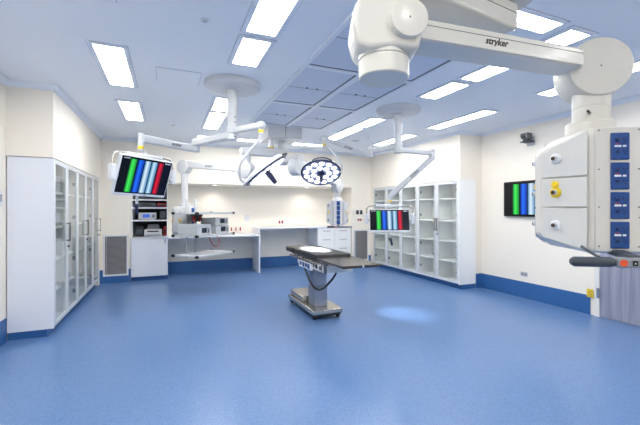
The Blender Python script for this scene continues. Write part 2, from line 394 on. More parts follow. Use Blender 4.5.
# left row faces +X: local x runs along +Y
cabinet((XCL, 5.175, 0), PI/2, 2, DW, .44, 2.1, 'glazed double-door cabinet with broad plain white end panel', GL)
cabinet((XCL, 5.175+2*DW, 0), PI/2, 2, DW, .44, 2.1, 'glazed double-door cabinet in the middle of the row by the left wall', GL)
cabinet((XCL, 5.175+4*DW, 0), PI/2, 1, DW, .44, 2.1, 'narrow single-door glazed cabinet next to the return air grille left of the base cupboard', GL)
o = MB().box(-.0175, 0, 0, .44, .09, 2.1).build('end_panel', 'laminate', bpy.data.objects['glass_cabinet'])
# right row faces -X: local x runs along -Y
YR = 5.2
cabinet((XCR, YR+DW*5, 0), -PI/2, 1, DW, .40, 2.04, 'narrow single-door glazed cabinet at the switch wall, behind the level monitor', GR)
cabinet((XCR, YR+DW*4, 0), -PI/2, 2, DW, .40, 2.04, 'glazed double-door cabinet in the middle of the row by the right wall', GR)
c = cabinet((XCR, YR+DW*2, 0), -PI/2, 2, DW, .40, 2.04, 'empty glazed double-door cabinet with white end panel beside the wall screen', GR)
MB().box(2*DW, 2*DW+.0175, 0, .40, .09, 2.045).build('end_panel', 'carcass', c)
# contents of the left cabinets
def tray(x, y, z, w_, d, h, label, m='lightgrey'):
    t = thing('storage_tray', label, 'tray', (x, y, z), group='storage trays in the glazed cabinet'); th = .006
    MB().box(-d/2, d/2, -w_/2, w_/2, 0, th).build('base', m, t)
    MB().box(-d/2, -d/2+th, -w_/2, w_/2, th, h).box(d/2-th, d/2, -w_/2, w_/2, th, h).box(-d/2+th, d/2-th, -w_/2, -w_/2+th, th, h).box(-d/2+th, d/2-th, w_/2-th, w_/2, th, h).build('side_wall', m, t)
    MB().box(d/2, d/2+.012, -w_/2-.01, w_/2+.01, h-.012, h).box(-d/2-.012, -d/2, -w_/2-.01, w_/2+.01, h-.012, h).build('rim', 'white', t)
for i, (z, h) in enumerate(((1.285, .09), (1.377, .09), (1.715, .1), (1.818, .1))):
    tray(-1.46, 5.49, z, .46, .3, h, 'pale open storage tray, %s, behind the first glass door' % ['lower one on the fourth level', 'upper one on the fourth level', 'lower one on the top level', 'upper one on the top level'][i])
o = MB().box(-.12, .12, -.17, .17, 0, .2).box(-.125, .125, -.175, .175, .2, .225).build('carton', 'grey'); o.location = (-1.46, 5.45, .884)
tag(o, 'grey lidded carton on a shelf behind the first glass door', 'box')
# ------------------------------------------------------------------ return air grilles
def grille(x0, x1, z0, z1, y, label):
    t = thing('air_grille', label, 'vent', ((x0+x1)/2, y, z0)); a = (x1-x0)/2; h = z1-z0; f = .035
    MB().box(-a, -a+f, -.016, -.0005, 0, h).box(a-f, a, -.016, -.0005, 0, h).box(-a+f, a-f, -.016, -.0005, 0, f).box(-a+f, a-f, -.016, -.0005, h-f, h).build('frame', 'white', t, .002)
    MB().box(-a+f, a-f, -.003, -.0005, f, h-f).build('backing', 'grilleback', t)
    m = MB(); n = 34
    for k in range(n):
        z = f+.008+(h-2*f-.016)*k/(n-1); m.add([(-a+f, -.014, z-.006), (a-f, -.014, z-.006), (a-f, -.004, z+.006), (-a+f, -.004, z+.006), (-a+f, -.012, z-.007), (a-f, -.012, z-.007), (a-f, -.002, z+.005), (-a+f, -.002, z+.005)], [(0, 1, 2, 3), (4, 7, 6, 5), (0, 4, 5, 1), (2, 6, 7, 3), (0, 3, 7, 4), (1, 5, 6, 2)])
    o = m.build('louvers', 'louver', t); o['kind'] = 'stuff'
    MB().box(-a+f+.02, -a+f+.028, -.019, -.013, f, h-f).build('louver_bar', 'lightgrey', t)
grille(-1.2, -.745, .14, .98, YN-.012, 'grey louvered return air grille beside the white base cupboard')
grille(4.47, 4.92, .14, .96, YN-.012, 'grey louvered return air grille below the switches next to the drawers')
# ------------------------------------------------------------------ niche: base cupboard, shelving, desks
t = thing('base_cupboard', 'white single-door base cupboard under the open equipment shelves', 'cupboard', (-.7, YN-.03, 0))
MB().box(0, .70, .022, .72, .09, .885).build('carcass', 'carcass', t, .002)
MB().box(0, .70, .07, .72, 0, .09).build('kick_plinth', 'vinylbase', t)
d = MB().box(.004, .696, 0, .02, .095, .88).build('door', 'laminate', t, .002)
MB().cyl((.645, -.022, .78), (.645, -.022, .86), .006, n=10).cyl((.645, -.022, .785), (.645, 0, .785), .004, n=8).cyl((.645, -.022, .855), (.645, 0, .855), .004, n=8).build('handle', 'darksteel', d)
o = MB().box(-.702, .0, YN-.045, YB-.015, .887, .912).build('worktop', 'laminate', None, .003); tag(o, 'pale worktop slab on the white base cupboard holding the printer', 'worktop')
t = thing('wall_shelving', 'open white shelving above the base cupboard crowded with dark devices', 'shelf', (-.7, 8.46, .912))
MB().box(.0, .018, 0, .62, .001, NT-.914).build('side_panel', 'carcass', t); MB().box(.682, .70, 0, .62, .001, NT-.914).build('side_panel', 'carcass', t)
MB().box(.018, .682, .6, .62, .001, NT-.914).build('back_panel', 'grilleback', t)
for z in (.343, .61, .78): MB().box(.0185, .6815, .01, .598, z-.014, z+.014).build('shelf', 'white', t)
# low and high desks
t = thing('desk', 'low white desk along the back wall under the equipment shelves', 'desk', (0, YN, 0))
MB().box(.002, 1.965, -.02, .685, .862, .895).build('desktop', 'laminate', t, .003)
t = thing('desk', 'higher white desk joining the drawer unit to an end panel', 'desk', (1.97, YN, 0))
MB().box(.0, .03, -.02, .685, 0, 1.02).build('end_panel', 'laminate', t, .002)
MB().box(.0, 2.45, -.025, .685, 1.021, 1.052).build('desktop', 'laminate', t, .003)
t = thing('drawer_unit', 'white drawer unit with two columns of drawers under the high desk', 'drawers', (3.47, YN, 0))
MB().box(0, .935, .005, .66, .08, 1.018).build('carcass', 'carcass', t)
MB().box(.01, .92, .06, .6, 0, .08).build('kick_plinth', 'vinylbase', t)
zs = [.085, .4, .56, .79, 1.012]
for i in range(2):
    for j in range(4):
        x0 = .006+i*.464; x1 = x0+.458
        d = MB().box(x0, x1, -.014, .004, zs[j]+.003, zs[j+1]-.003).build('drawer', 'carcass', t, .002)
        zc = zs[j+1]-.07; xc = (x0+x1)/2
        MB().box(xc-.1, xc+.1, -.036, -.03, zc-.006, zc+.006).box(xc-.1, xc-.094, -.03, -.014, zc-.005, zc+.005).box(xc+.094, xc+.1, -.03, -.014, zc-.005, zc+.005).build('handle', 'grey', d)
# recessed downlights with their own light
for x, lab in ((1.0, 'small recessed downlight in the niche soffit over the equipment shelves'), (3.3, 'small recessed downlight in the niche soffit over the drawers')):
    t = thing('downlight', lab, 'light', (x, 8.72, NT))
    MB().lathe([(.055, -.008), (.06, -.0005)], 24).build('trim_ring', 'white', t); MB().lathe([(.042, -.012), (.042, -.007)], 24).build('lens', 'downlight', t)
    L = bpy.data.lights.new('downlight_beam', 'SPOT'); L.energy = 15; L.spot_size = 2.3; L.spot_blend = .9; L.shadow_soft_size = .04; L.color = (1, .98, .94)
    lo = bpy.data.objects.new('downlight_beam', L); col.objects.link(lo); lo.location = (x, 8.72, NT-.02); lo.rotation_euler = (.25, 0, 0)
# devices on shelving
def device(name, label, cat, loc, w_, d, h, body='lightgrey', parts=(), rotz=0, group=None):
    t = thing(name, label, cat, loc, rotz, group)
    MB().box(-w_/2, w_/2, 0, d, .008, h).build('housing', body, t, .006)
    for x in (-w_/2+.03, w_/2-.03):
        for y in (.04, d-.04): MB().cyl((x, y, 0), (x, y, .009), .012, n=10).build('foot', 'rubber', t)
    for (nm, x0, x1, z0, z1, mm) in parts: MB().box(x0, x1, -.005, .002, z0, z1).build(nm, mm, t, .0015)
    return t
ZT = .913
device('recorder', 'white recorder with blue lit display on the middle open shelf', 'recorder', (-.4, 8.5, ZT+.357), .34, .32, .15, 'lightgrey',
       (('display', -.09, .05, .05, .12, 'lcd'), ('button_strip', .08, .15, .04, .12, 'grey'), ('power_switch', .11, .13, .06, .1, 'black')))
t = thing('printer', 'light grey desktop printer with dark output slot on the worktop', 'printer', (-.29, 8.46, ZT))
MB().box(-.17, .17, 0, .34, 0, .15).build('housing', 'lightgrey', t, .015); MB().box(-.11, .11, -.006, .05, .098, .125).build('output_slot', 'black', t)
MB().add([(-.12, .12, .15), (.12, .12, .15), (.12, .3, .15), (-.12, .3, .15), (-.11, .26, .25), (.11, .26, .25), (.11, .3, .25), (-.11, .3, .25)], [(0, 1, 5, 4), (1, 2, 6, 5), (2, 3, 7, 6), (3, 0, 4, 7), (4, 5, 6, 7), (0, 3, 2, 1)]).build('paper_feed', 'grey', t)
MB().box(-.15, .15, -.012, .001, .02, .05).build('tray_front', 'grey', t, .003)
device('black_speaker', 'black boxy speaker at the right end of the middle open shelf', 'speaker', (-.1, 8.5, ZT+.357), .13, .25, .2, 'black', (('grille_plate', -.05, .05, .03, .17, 'charcoal'),))
device('red_device', 'small dark red device on the upper open shelf', 'device', (-.12, 8.52, ZT+.624), .16, .2, .09, 'red', (('panel', -.06, .06, .02, .07, 'black'),))
device('flat_player', 'flat charcoal player unit on the upper open shelf', 'device', (-.42, 8.52, ZT+.624), .36, .25, .1, 'charcoal', (('display', -.1, .1, .03, .07, 'black'),))
device('red_device', 'dark red upright case behind the printer end', 'device', (-.055, 8.6, ZT), .07, .25, .2, 'red', (('panel', -.02, .02, .06, .14, 'black'),))
device('black_monitor_box', 'black squat box left of the printer on the worktop', 'device', (-.56, 8.6, ZT), .16, .25, .22, 'black', (('panel', -.06, .06, .06, .16, 'charcoal'),))
device('flat_player', 'black flat unit on the top open shelf', 'device', (-.35, 8.53, ZT+.794), .5, .3, .12, 'charcoal', (('display', -.1, .1, .03, .07, 'black'),))
# ------------------------------------------------------------------ back wall outlets and switches
def plate(name, label, cat, p, n, w_, h, m='white', parts=(), group=None):
    t = thing(name, label, cat, p, group=group); M = frame_of(n, (0, 0, 0))
    MB(M).box(-w_/2, w_/2, -h/2, h/2, .0004, .008).build('plate', m, t, .002)
    for (nm, x0, x1, y0, y1, mm, e) in parts: MB(M).box(x0, x1, y0, y1, .007, e).build(nm, mm, t, .001)
    return t
NY = (0, -1, 0); NX = (-1, 0, 0)
for x in (1.44, 1.55, 1.66):
    t = thing('gas_tap', 'small red gas tap on the wall above the low desk', 'tap', (x, YB-.0005, 1.0), group='red gas taps over the low desk')
    MB().cyl((0, 0, 0), (0, -.012, 0), .028, n=18).build('flange', 'white', t); MB().cyl((0, -.012, 0), (0, -.06, 0), .012, n=12).build('valve', 'red', t); MB().box(-.012, .012, -.07, -.045, -.04, .05).build('lever', 'red', t, .004)
for x in (2.68, 2.76): plate('power_outlet', 'small red-faced power outlet on the wall above the high desk', 'outlet', (x, YB, 1.16), NY, .055, .1, 'white', (('socket_face', -.018, .018, -.035, .035, 'red', .012),), 'red outlets above the high desk')
plate('wall_plate', 'blank white square plate on the niche wall right of the red taps', 'wall plate', (1.83, YB, 1.27), NY, .13, .15, 'white', (('cover', -.05, .05, -.06, .06, 'white', .012),))
for x in (4.6, 4.71): plate('light_switch', 'small black light switch above the red outlet by the right air grille', 'switch', (x, YN, 1.415), NY, .072, .11, 'charcoal', (('rocker', -.018, .018, -.03, .03, 'black', .013), ('label_strip', -.02, .02, .035, .042, 'lightgrey', .009)), 'black switches above the grille')
plate('power_outlet', 'red double power outlet below the black switches', 'outlet', (4.66, YN, 1.215), NY, .14, .075, 'white', (('socket_face', -.055, -.01, -.025, .025, 'red', .012), ('socket_face', .01, .055, -.025, .025, 'red', .012)))
# ------------------------------------------------------------------ right wall: screen, camera, outlet, door
def screen_panel(t, M, w_, h, bez=.018, th=.045, body='black'):
    MB(M).box(-w_/2, w_/2, -h/2, h/2, -th, 0).build('housing', body, t, .006)
    a, b = w_/2-bez, h/2-bez
    MB(M).add([(-a, -b, .0012), (a, -b, .0012), (a, b, .0012), (-a, b, .0012)], [(0, 1, 2, 3)]).build('screen', 'screen', t, uvquad=True)
    MB(M).box(a-.13*w_, a-.02*w_, b-.035*w_, b-.025*w_, .0014, .0022).build('screen_text', 'screentext', t)
t = thing('wall_screen', 'wall-mounted flat screen showing colour bars beside the outlet column', 'screen', (XR, 4.12, 1.67), world=True)
screen_panel(t, frame_of(NX, (XR-.06, 4.125, 1.672)), 1.06, .6)
MB().box(XR-.03, XR-.0005, 3.95, 4.3, 1.55, 1.8).build('wall_bracket', 'charcoal', t)
t = thing('room_camera', 'small dark pan-tilt camera on a wall bracket above the wall screen', 'camera', (XR, 4.18, 2.62), world=True)
MB().box(XR-.012, XR-.0005, 4.11, 4.25, 2.55, 2.7).build('wall_plate', 'lightgrey', t, .002)
MB().box(XR-.16, XR-.01, 4.10, 4.26, 2.6, 2.615).build('bracket', 'charcoal', t, .002)
MB().lathe([(.06, 0), (.055, .03), (.04, .035)], 24, Matrix.Translation((XR-.1, 4.18, 2.616))).build('base', 'charcoal', t)
MB().box(XR-.16, XR-.04, 4.12, 4.24, 2.655, 2.75).build('head', 'darksteel', t, .012)
MB().cyl((XR-.155, 4.19, 2.705), (XR-.19, 4.205, 2.705), .035, n=20).build('lens', 'darksteel', t)
plate('power_outlet', 'grey double power outlet low on the right wall below the screen', 'outlet', (XR, 4.3, .40), NX, .13, .075, 'lightgrey', (('socket_face', -.05, -.008, -.022, .022, 'grey', .011), ('socket_face', .008, .05, -.022, .022, 'grey', .011)))
o = struct(MB().box(XR-.03, XR-.0005, 3.13, 3.19, 0, 2.16).box(XR-.03, XR-.0005, 1.79, 1.85, 0, 2.16).box(XR-.03, XR-.0005, 1.85, 3.13, 2.1, 2.16).build('trim_8', 'doorframe', None, .002))
d = struct(MB().box(XR-.02, XR-.001, 1.853, 3.127, .006, 2.097).build('door_1', 'doorsteel', None, .002))
MB().box(XR-.034, XR-.019, 3.135, 3.165, .26, .40).cyl((XR-.036, 3.128, .26), (XR-.036, 3.128, .40), .008, n=10).build('hinge', 'brushed', d)
MB().box(XR-.034, XR-.019, 1.9, 1.95, .95, 1.2).build('handle_plate', 'steel', d)
o = MB().box(XR-.018, XR-.0125, 3.215, 3.30, .245, .36).build('warning_sign', 'sign'); tag(o, 'small yellow warning sticker at the bottom of the door frame', 'sign')
m = MB()
for i in range(4): m.box(XR-.019, XR-.018, 3.228, 3.285-(.02 if i == 3 else 0), .262+.022*i, .268+.022*i)
m.build('printed_lines', 'charcoal', o)
# ------------------------------------------------------------------ operating table
t = thing('operating_table', 'operating table with black mattress, bare foot board and steel base', 'operating table', (2.0, 4.92, 0), world=True)
X0, X1 = 1.78, 2.225
b = MB().box(X0, X1, 4.48, 5.56, .075, .14).build('base_plate', 'steel', t, .012)
MB().box(X0+.02, X1-.02, 4.50, 5.54, .05, .076).build('chassis', 'black', t)
MB().prism([(X0+.03, 4.97), (X1-.03, 4.97), (X1-.03, 5.53), (X0+.03, 5.53)], .139, .225).build('base_cover', 'steel', t, .02)
for x in (X0+.05, X1-.05):
    for y in (4.54, 5.5):
        MB().cyl((x-.016, y, .036), (x+.016, y, .036), .035, n=20).build('caster', 'rubber', t, .004)
        MB().box(x-.02, x+.02, y-.02, y+.02, .05, .075).build('caster_fork', 'black', t)
MB().box(1.885, 2.075, 4.66, 4.93, .139, .42).build('column_sleeve', 'brushed', t, .012)
MB().box(1.893, 2.067, 4.67, 4.92, .42, .66).build('column', 'brushed', t, .01)
MB().box(1.865, 2.29, 4.3, 5.35, .66, .765).build('drive_head', 'alu', t, .012)
MB().box(1.89, 2.27, 4.2, 5.7, .765, .80).build('frame', 'steel', t, .004)
s = MB().box(1.835, 1.855, 4.6, 5.65, .735, .77)
for y in (4.7, 5.1, 5.5): s.box(1.855, 1.89, y-.02, y+.02, .745, .775)
s.build('side_rail', 'steel', t, .003)
s = MB().box(2.315, 2.335, 4.6, 5.65, .735, .77)
for y in (4.7, 5.1, 5.5): s.box(2.27, 2.315, y-.02, y+.02, .745, .775)
s.build('side_rail', 'steel', t, .003)
k = MB().box(1.835, 1.865, 4.70, 5.2, .64, .735).build('control_panel', 'white', t, .004)
for i, y in enumerate((4.75, 4.85, 4.96, 5.07)):
    MB().box(1.831, 1.8352, y, y+.075, .655+.012*(i % 2), .72).build('key_patch', 'blueplate', k)
for y in (4.42, 4.55, 4.65):
    MB().cyl((1.85, y, .72), (1.9, y, .72), .03, n=18).build('clamp_knob', 'black' if y == 4.55 else 'steel', t, .004)
for y in (4.3, 4.38): MB().box(1.86, 1.9, y-.015, y+.015, .66, .79).build('rail_clamp', 'darksteel', t, .004)
MB().box(1.83, 2.345, 5.45, 5.84, .80, .885).build('mattress', 'mattress', t, .02, 3)
MB().box(1.83, 2.345, 4.46, 5.445, .80, .885).build('mattress', 'mattress', t, .02, 3)
MB().box(1.825, 2.345, 3.67, 4.46, .818, .85).build('foot_board', 'board', t, .008)
MB().box(2.075, 2.095, 3.662, 3.672, .822, .846).build('edge_catch', 'lightgrey', t, .001)
MB().box(1.95, 2.22, 3.95, 4.46, .79, .818).build('board_bracket', 'darksteel', t, .004)
MB().tube(smooth_path([(1.85, 5.0, .67), at(308.5, 278, 5.1), at(312.5, 285.5, 4.95), at(317.5, 289.5, 4.88), at(323, 288.5, 4.86), at(329, 283, 4.87), at(334.5, 276, 4.9), at(338, 268, 4.95)]), .014).build('hose', 'rubber', t)
# ------------------------------------------------------------------ service heads
def socket(t, M, r=.029, ring='white', core='brass'):
    a = MB(M).lathe([(r, 0), (r, .004), (r*.8, .009), (r*.62, .010)], 24).build('gas_outlet', ring, t)
    for prof, mm in (([(r*.52, .008), (r*.52, .018), (r*.44, .021)], 'lightgrey'), ([(r*.36, .018), (r*.36, .025), (r*.2, .026)], core)):
        MB(M).lathe(prof, 18).build('nozzle', mm, a)
def service_head(c, yawn, zb, sc, label, n_out=4, tint='boom', detail=True, bar=True, group=None, t=None):
    """c: axis point, yawn: horizontal unit vector of the outlet face, zb: bottom height"""
    t = t or thing('service_head', label, 'medical pendant', (c.x, c.y, zb), group=group, world=True)
    n = Vector(yawn).normalized(); u = Vector((0, 0, 1)).cross(n)      # u: to the right when facing the outlet face
    B = Matrix((u*sc, -n*sc, Vector((0, 0, sc)))).transposed().to_4x4(); B.translation = Vector((c.x, c.y, zb))
    hw, hd, ow, od = .098, .20, .232, .025; Ht, hl, hh = .53, .042, .449
    lo_ = -.016; plan = [(-hw, -hd, lo_, Ht), (hw, -hd, lo_, Ht), (ow, -od, hl, hh), (ow, od, hl, hh), (hw, hd, lo_, Ht), (-hw, hd, lo_, Ht), (-ow, od, hl, hh), (-ow, -od, hl, hh)]
    vv = [(x, y, a) for x, y, a, b_ in plan]+[(x, y, b_) for x, y, a, b_ in plan]
    ff = [(i, (i+1) % 8, 8+(i+1) % 8, 8+i) for i in range(8)]+[(0, 5, 4, 1), (1, 4, 3, 2), (0, 7, 6, 5), (8, 9, 12, 13), (9, 10, 11, 12), (8, 13, 14, 15)]
    MB(B).add(vv, ff).build('core', tint, t, .022*sc, 4)
    # angled side panels, three to a face
    faces = [((-hw-.012, -hd-.0), (-ow+.004, -od-.004)), ((ow-.004, -od-.004), (hw+.012, -hd)), ((-ow+.004, od+.004), (-hw-.012, hd)), ((hw+.012, hd), (ow-.004, od+.004))]
    for fi, (p, q) in enumerate(faces):
        if fi == 3: continue
        p = Vector((*p, 0)); q = Vector((*q, 0)); e = q-p; L = e.length; e.normalize(); nn = e.cross(Vector((0, 0, 1)))
        if nn.dot((p+q)/2) < 0: nn = -nn
        inner_first = abs(p.x) < abs(q.x)
        for a, b_, kind in ((-.008, .178, 0), (.184, .316, 1), (.322, .52, 2)):
            def zz(s, z):           # slope top and bottom edges towards the outer end
                k = s/L if inner_first else 1-s/L
                if kind == 0 and z < .1: return z+k*.05
                if kind == 2 and z > .4: return z-k*.085
                return z
            s0, s1 = .006, L-.006
            vv = []
            for off in (0, .007):
                for s_, z in ((s0, a), (s1, a), (s1, b_), (s0, b_)):
                    v = p+e*s_+nn*off; vv.append((v.x, v.y, zz(s_, z)))
            MB(B).add(vv, [(0, 1, 2, 3), (4, 5, 6, 7), (0, 1, 5, 4), (1, 2, 6, 5), (2, 3, 7, 6), (3, 0, 4, 7)]).build('side_panel', 'boompanel' if tint == 'boom' else tint, t, .003*sc)
            mid = L*.66 if inner_first else L*.34
            pos = B @ (p+e*mid+nn*.007+Vector((0, 0, (.1, .252, .408)[kind])))
            nw = (B.to_3x3() @ nn).normalized(); Mo = frame_of(nw, pos) @ Matrix.Scale(sc, 4)
            if kind == 1:
                socket(t, Mo, .025, 'yellow'); Mc = Mo @ Matrix.Translation((0, .037, 0))
                MB(Mc).lathe([(.015, 0), (.015, .012), (.012, .016)], 18).build('outlet_cap', 'yellow', t)
            else: socket(t, Mo, .024, 'white' if (fi or detail) else 'blueplate')
    # front plate with blue power outlets
    MB(B).box(-.09, .09, -hd-.004, -hd+.003, -.006, Ht-.008).build('front_plate', tint, t, .002*sc)
    y0 = -hd-.004; step = .126 if n_out == 4 else .1; hh2 = .0575 if n_out == 4 else .046
    for k in range(n_out):
        zc = .064+(.0 if n_out == 4 else -.01)+step*k; x = .004
        p = MB(B).box(x-.036, x+.036, y0-.009, y0, zc-hh2, zc+hh2).build('power_outlet', 'blueplate', t, .006*sc, 3)
        if detail:
            yy = y0-.009
            for (nm, x0, x1, za, zb_, mm, pr) in (('label_strip', -.024, .002, -.004, .004, 'white', .0008), ('label_strip', .008, .021, -.004, .004, 'white', .0008)):
                MB(B).box(x+x0, x+x1, yy-pr, yy+.001, zc+za, zc+zb_).build(nm, mm, p)
            for dz in (-.023, .026): MB(B).cyl((x-.012, yy-.006, zc+dz), (x-.012, yy+.001, zc+dz), .0085, n=18).build('rocker', 'bluedark', p, .002)
            for dz in (-.025, .025):
                for dx, dy in ((-.006, .004), (.006, .004), (0, -.008)): MB(B).box(x+.017+dx-.0015, x+.017+dx+.0015, yy-.0006, yy+.001, zc+dz+dy-.004, zc+dz+dy+.004).build('pin_slot', 'black', p)
            MB(B).box(x-.022, x-.004, yy-.0008, yy+.001, zc+.008, zc+.011).build('label_strip', 'red', p)
    if detail:
        for z in (.015, .183, .345, .512):
            for x in (-.076, .078): MB(B).cyl((x, y0-.003, z), (x, y0+.001, z), .0028, n=10).build('screw', 'charcoal', t)
        text('stryker', .024, B @ Matrix.Translation((.0875, y0-.001, .13)) @ Matrix.Rotation(PI/2, 4, 'X') @ Matrix.Rotation(PI/2, 4, 'Z'), 'charcoal', t)
    MB(B).lathe([(.10, Ht-.01), (.10, Ht+.055), (.086, Ht+.06)], 36).build('neck_flange', tint, t, .004*sc)
    if bar:
        def hb(x0, x1, r, m_, nm):
            MB(B).tube([(x0, -.31, -.038), (x0+.012, -.31, -.038), (x1-.012, -.31, -.038), (x1, -.31, -.038)], r, 16, [r*.6, r, r, r*.6]).build(nm, m_, t)
        hb(-.24, -.08, .0205, 'charcoal', 'grip')
        MB(B).box(-.079, .28, -.335, -.285, -.058, -.019).build('control_housing', 'grey', t, .008*sc, 3)
        MB(B).cyl((-.06, -.337, -.038), (-.06, -.334, -.038), .014, n=20).build('release_button', 'orange', t)
        for x in (-.02, .012, .044, .076): 
            ky = MB(B).box(x-.009, x+.009, -.337, -.334, -.048, -.028).build('key', 'black', t)
            MB(B).add([(x-.004, -.3376, -.041), (x+.004, -.3376, -.041), (x, -.3376, -.034)], [(0, 1, 2)]).build('key_mark', 'white', ky)
        MB(B).bar((0, -.3, -.025), (0, -.12, .0), .05, .025).build('bar_bracket', 'charcoal', t, .004*sc)
        MB(B).tube(smooth_path([(-.13, -.3, -.02), (-.14, -.24, .0), (-.135, -.19, .012)]), .006).build('cable', 'charcoal', t)
    return t
def boom_drum(t, c, axis, r, half, m, name='elbow_drum'):
    a = Vector(axis).normalized(); M = frame_of(a, c); b = r*.06
    MB(M).lathe([(r-b, -half), (r-b*.3, -half+b*.3), (r, -half+b), (r, half-b), (r-b*.3, half-b*.3), (r-b, half)], 56).build(name, m, t)
    MB(M).lathe([(.0035, half-.001), (.0035, half+.0006)], 10).build('centre_pin', 'seam', t)
# ---- big boom
C0 = P(.80, 1.68); H0 = P(.239, 1.36); A2 = P(.25, 1.40); B2 = P(1.303, 1.74)
t = thing('ceiling_boom', 'big two-arm white ceiling boom with dark lettering along its lower arm', 'ceiling boom', (C0.x, C0.y, H), world=True)
def TZ(p, z): return Vector((p.x, p.y, z))
MB(Matrix.Translation((C0.x, C0.y, 0))).lathe([(.26, 2.87), (.3, 2.89), (.3, H-.0005)], 48).build('ceiling_cover', 'pendant', t)
MB(Matrix.Translation((C0.x, C0.y, 0))).lathe([(.085, 2.44), (.085, 2.88)], 32).build('column', 'boom', t)
MB(Matrix.Translation((C0.x, C0.y, 0))).lathe([(.19, 2.47), (.2, 2.48), (.2, 2.53), (.19, 2.54)], 56).build('flange', 'boom', t)
def boom_arm(p, q, z0, z1, w_, e0, e1, name, mm='boom'):
    p = TZ(p, 0); q = TZ(q, 0); d = q-p; L = d.length; d.normalize(); s = Vector((0, 0, 1)).cross(d)
    M = Matrix((d, s, Vector((0, 0, 1)))).transposed().to_4x4(); M.translation = p
    o = MB(M).prism([(-e0, -w_/2), (L+e1, -w_/2), (L+e1, w_/2), (-e0, w_/2)], z0, z1).build(name, mm, t, .012, 3)
    return M, L
Mu, Lu = boom_arm(H0, C0, 2.315, 2.43, .17, .08, .065, 'upper_arm')
MB(Mu).box(.1, Lu+.065, -.086, -.0845, 2.382, 2.385).build('seam_line', 'seam', t)
Ml, Ll = boom_arm(A2, B2, 2.142, 2.228, .135, -.02, -.135, 'lower_arm')
MB(Ml).box(.06, Ll-.14, -.0683, -.067, 2.2, 2.2025).build('seam_line', 'seam', t)
MB(Ml).box(.08, Ll-.16, -.0715, -.066, 2.146, 2.163).build('side_rib', 'boom', t, .003)
tl = (Ll-.04)*.50
text('stryker', .039, Ml @ Matrix.Translation((.475, -.0682, 2.1825)) @ Matrix.Rotation(PI/2, 4, 'X'), 'black', t)
ax = (-F2*.96-R2*.22).normalized()
tow = (H0*-1); tow.z = 0; tow.normalize()
Ms = frame_of(-F2, TZ(H0, 2.165)); rs = .127
oc = [(rs*math.cos(a), rs*math.sin(a)) for a in [PI*k/24 for k in range(-2, 27)]]
oc += [(-.112, -.07), (-.098, -.095), (-.06, -.107), (-.02, -.103), (.03, -.098), (.08, -.104), (.102, -.108), (.112, -.09)]
MB(Ms).prism(oc, -.10, .10).build('shoulder_shell', 'boom', t, .022, 4, sharp=60)
boom_drum(t, TZ(P(.297, 1.33), 2.157), (P(.0, -1)+P(.12, 0)), .066, .095, 'boom', 'pivot_drum')
MB(Matrix.Translation((H0.x, H0.y, 0))).lathe([(.088, 1.985), (.093, 1.99), (.093, 2.05), (.09, 2.052), (.09, 2.056), (.094, 2.058), (.094, 2.17)], 48).build('shoulder_post', 'boom', t)
MB(Matrix.Translation((H0.x, H0.y, 0))).lathe([(.062, 2.2), (.062, 2.32)], 32).build('neck', 'boom', t)
boom_drum(t, TZ(B2, 2.155), ax, .132, .092, 'boom', 'elbow_drum')
MB(frame_of(-ax, TZ(B2, 2.155))).lathe([(.10, .086), (.10, .094), (.118, .096), (.118, .106), (.10, .11)], 48).build('drum_cover', 'boom', t)
m = MB()
for k in range(14):
    a0 = PI*(1.02+.04*k); a1 = a0+PI*.042; M = frame_of(-ax, TZ(B2, 2.155))
    m.add([(math.cos(a)*rr, math.sin(a)*rr, z) for z in (.095, .1015) for rr in (.105, .1188) for a in (a0, a1)], [(0, 1, 3, 2), (4, 6, 7, 5), (2, 3, 7, 6), (0, 2, 6, 4), (1, 5, 7, 3), (0, 4, 5, 1)], M)
m.build('drum_slot', 'black', t)
MB(Matrix.Translation((B2.x, B2.y, 0))).lathe([(.077, 1.915), (.077, 1.978), (.0755, 1.979), (.0755, 1.982), (.077, 1.983), (.077, 2.05)], 40).build('drop_tube', 'boom', t)
pz = TZ(B2, 1.945)+(R2*-.055-F2*.064)
MB().cyl(pz, pz+(R2*-.03-F2*.03), .006, n=12).build('set_screw', 'black', t)
service_head(P(1.30, 1.745), P(-.14, -.99), 1.325, 1.0, 'large white outlet column with four blue power outlets above a grip bar')
# ------------------------------------------------------------------ light mounts
def mount(x, y, label, zb=2.30):
    t = thing('light_mount', label, 'ceiling mount', (x, y, H), world=True); M = Matrix.Translation((x, y, 0))
    MB(M).lathe([(.2, 2.872), (.27, 2.876), (.305, 2.89), (.317, 2.91), (.317, H-.0005)], 56).build('canopy', 'pendant', t)
    MB(M).lathe([(.05, zb+.14), (.057, zb+.3), (.066, 2.875)], 32).build('column', 'pendant', t)
    MB(M).lathe([(.058, zb), (.063, zb+.005), (.063, zb+.07), (.06, zb+.072)], 32).build('bearing', 'pendant', t)
    MB(M).lathe([(.058, zb+.074), (.063, zb+.078), (.063, zb+.14), (.06, zb+.142)], 32).build('bearing', 'pendant', t)
    for k, z in enumerate((.03, .105, .2, .26)):
        a = -PI/2-YAW+.75; c = Vector((x, y, zb+z)); d = Vector((math.cos(a), math.sin(a), 0)); rr = .061 if k < 2 else .052
        MB().cyl(c+d*(rr-.004), c+d*(rr+.004), .008, n=10).build('screw_cap', 'charcoal', t)
    return t
t = mount(.69, 4.265, 'round white ceiling mount whose arms carry the tilted monitor and edge-on lamp')
E1 = at(196.5, 145, 4.7); base = Vector((.69, 4.265, 2.355))
def hz_arm(t, p, q, w_, h, name='arm', m='pendant'):
    return MB().bar(p, q, w_, h, .03, .045).build(name, m, t, .018, 3)
E1.z = 2.355; hz_arm(t, base, E1, .10, .085)
MB().cyl((E1.x, E1.y, 2.24), (E1.x, E1.y, 2.41), .05).build('joint', 'pendant', t, .008)
PO = Vector((-.265, 4.31, 0)); q1 = Vector((PO.x, PO.y, 2.235))
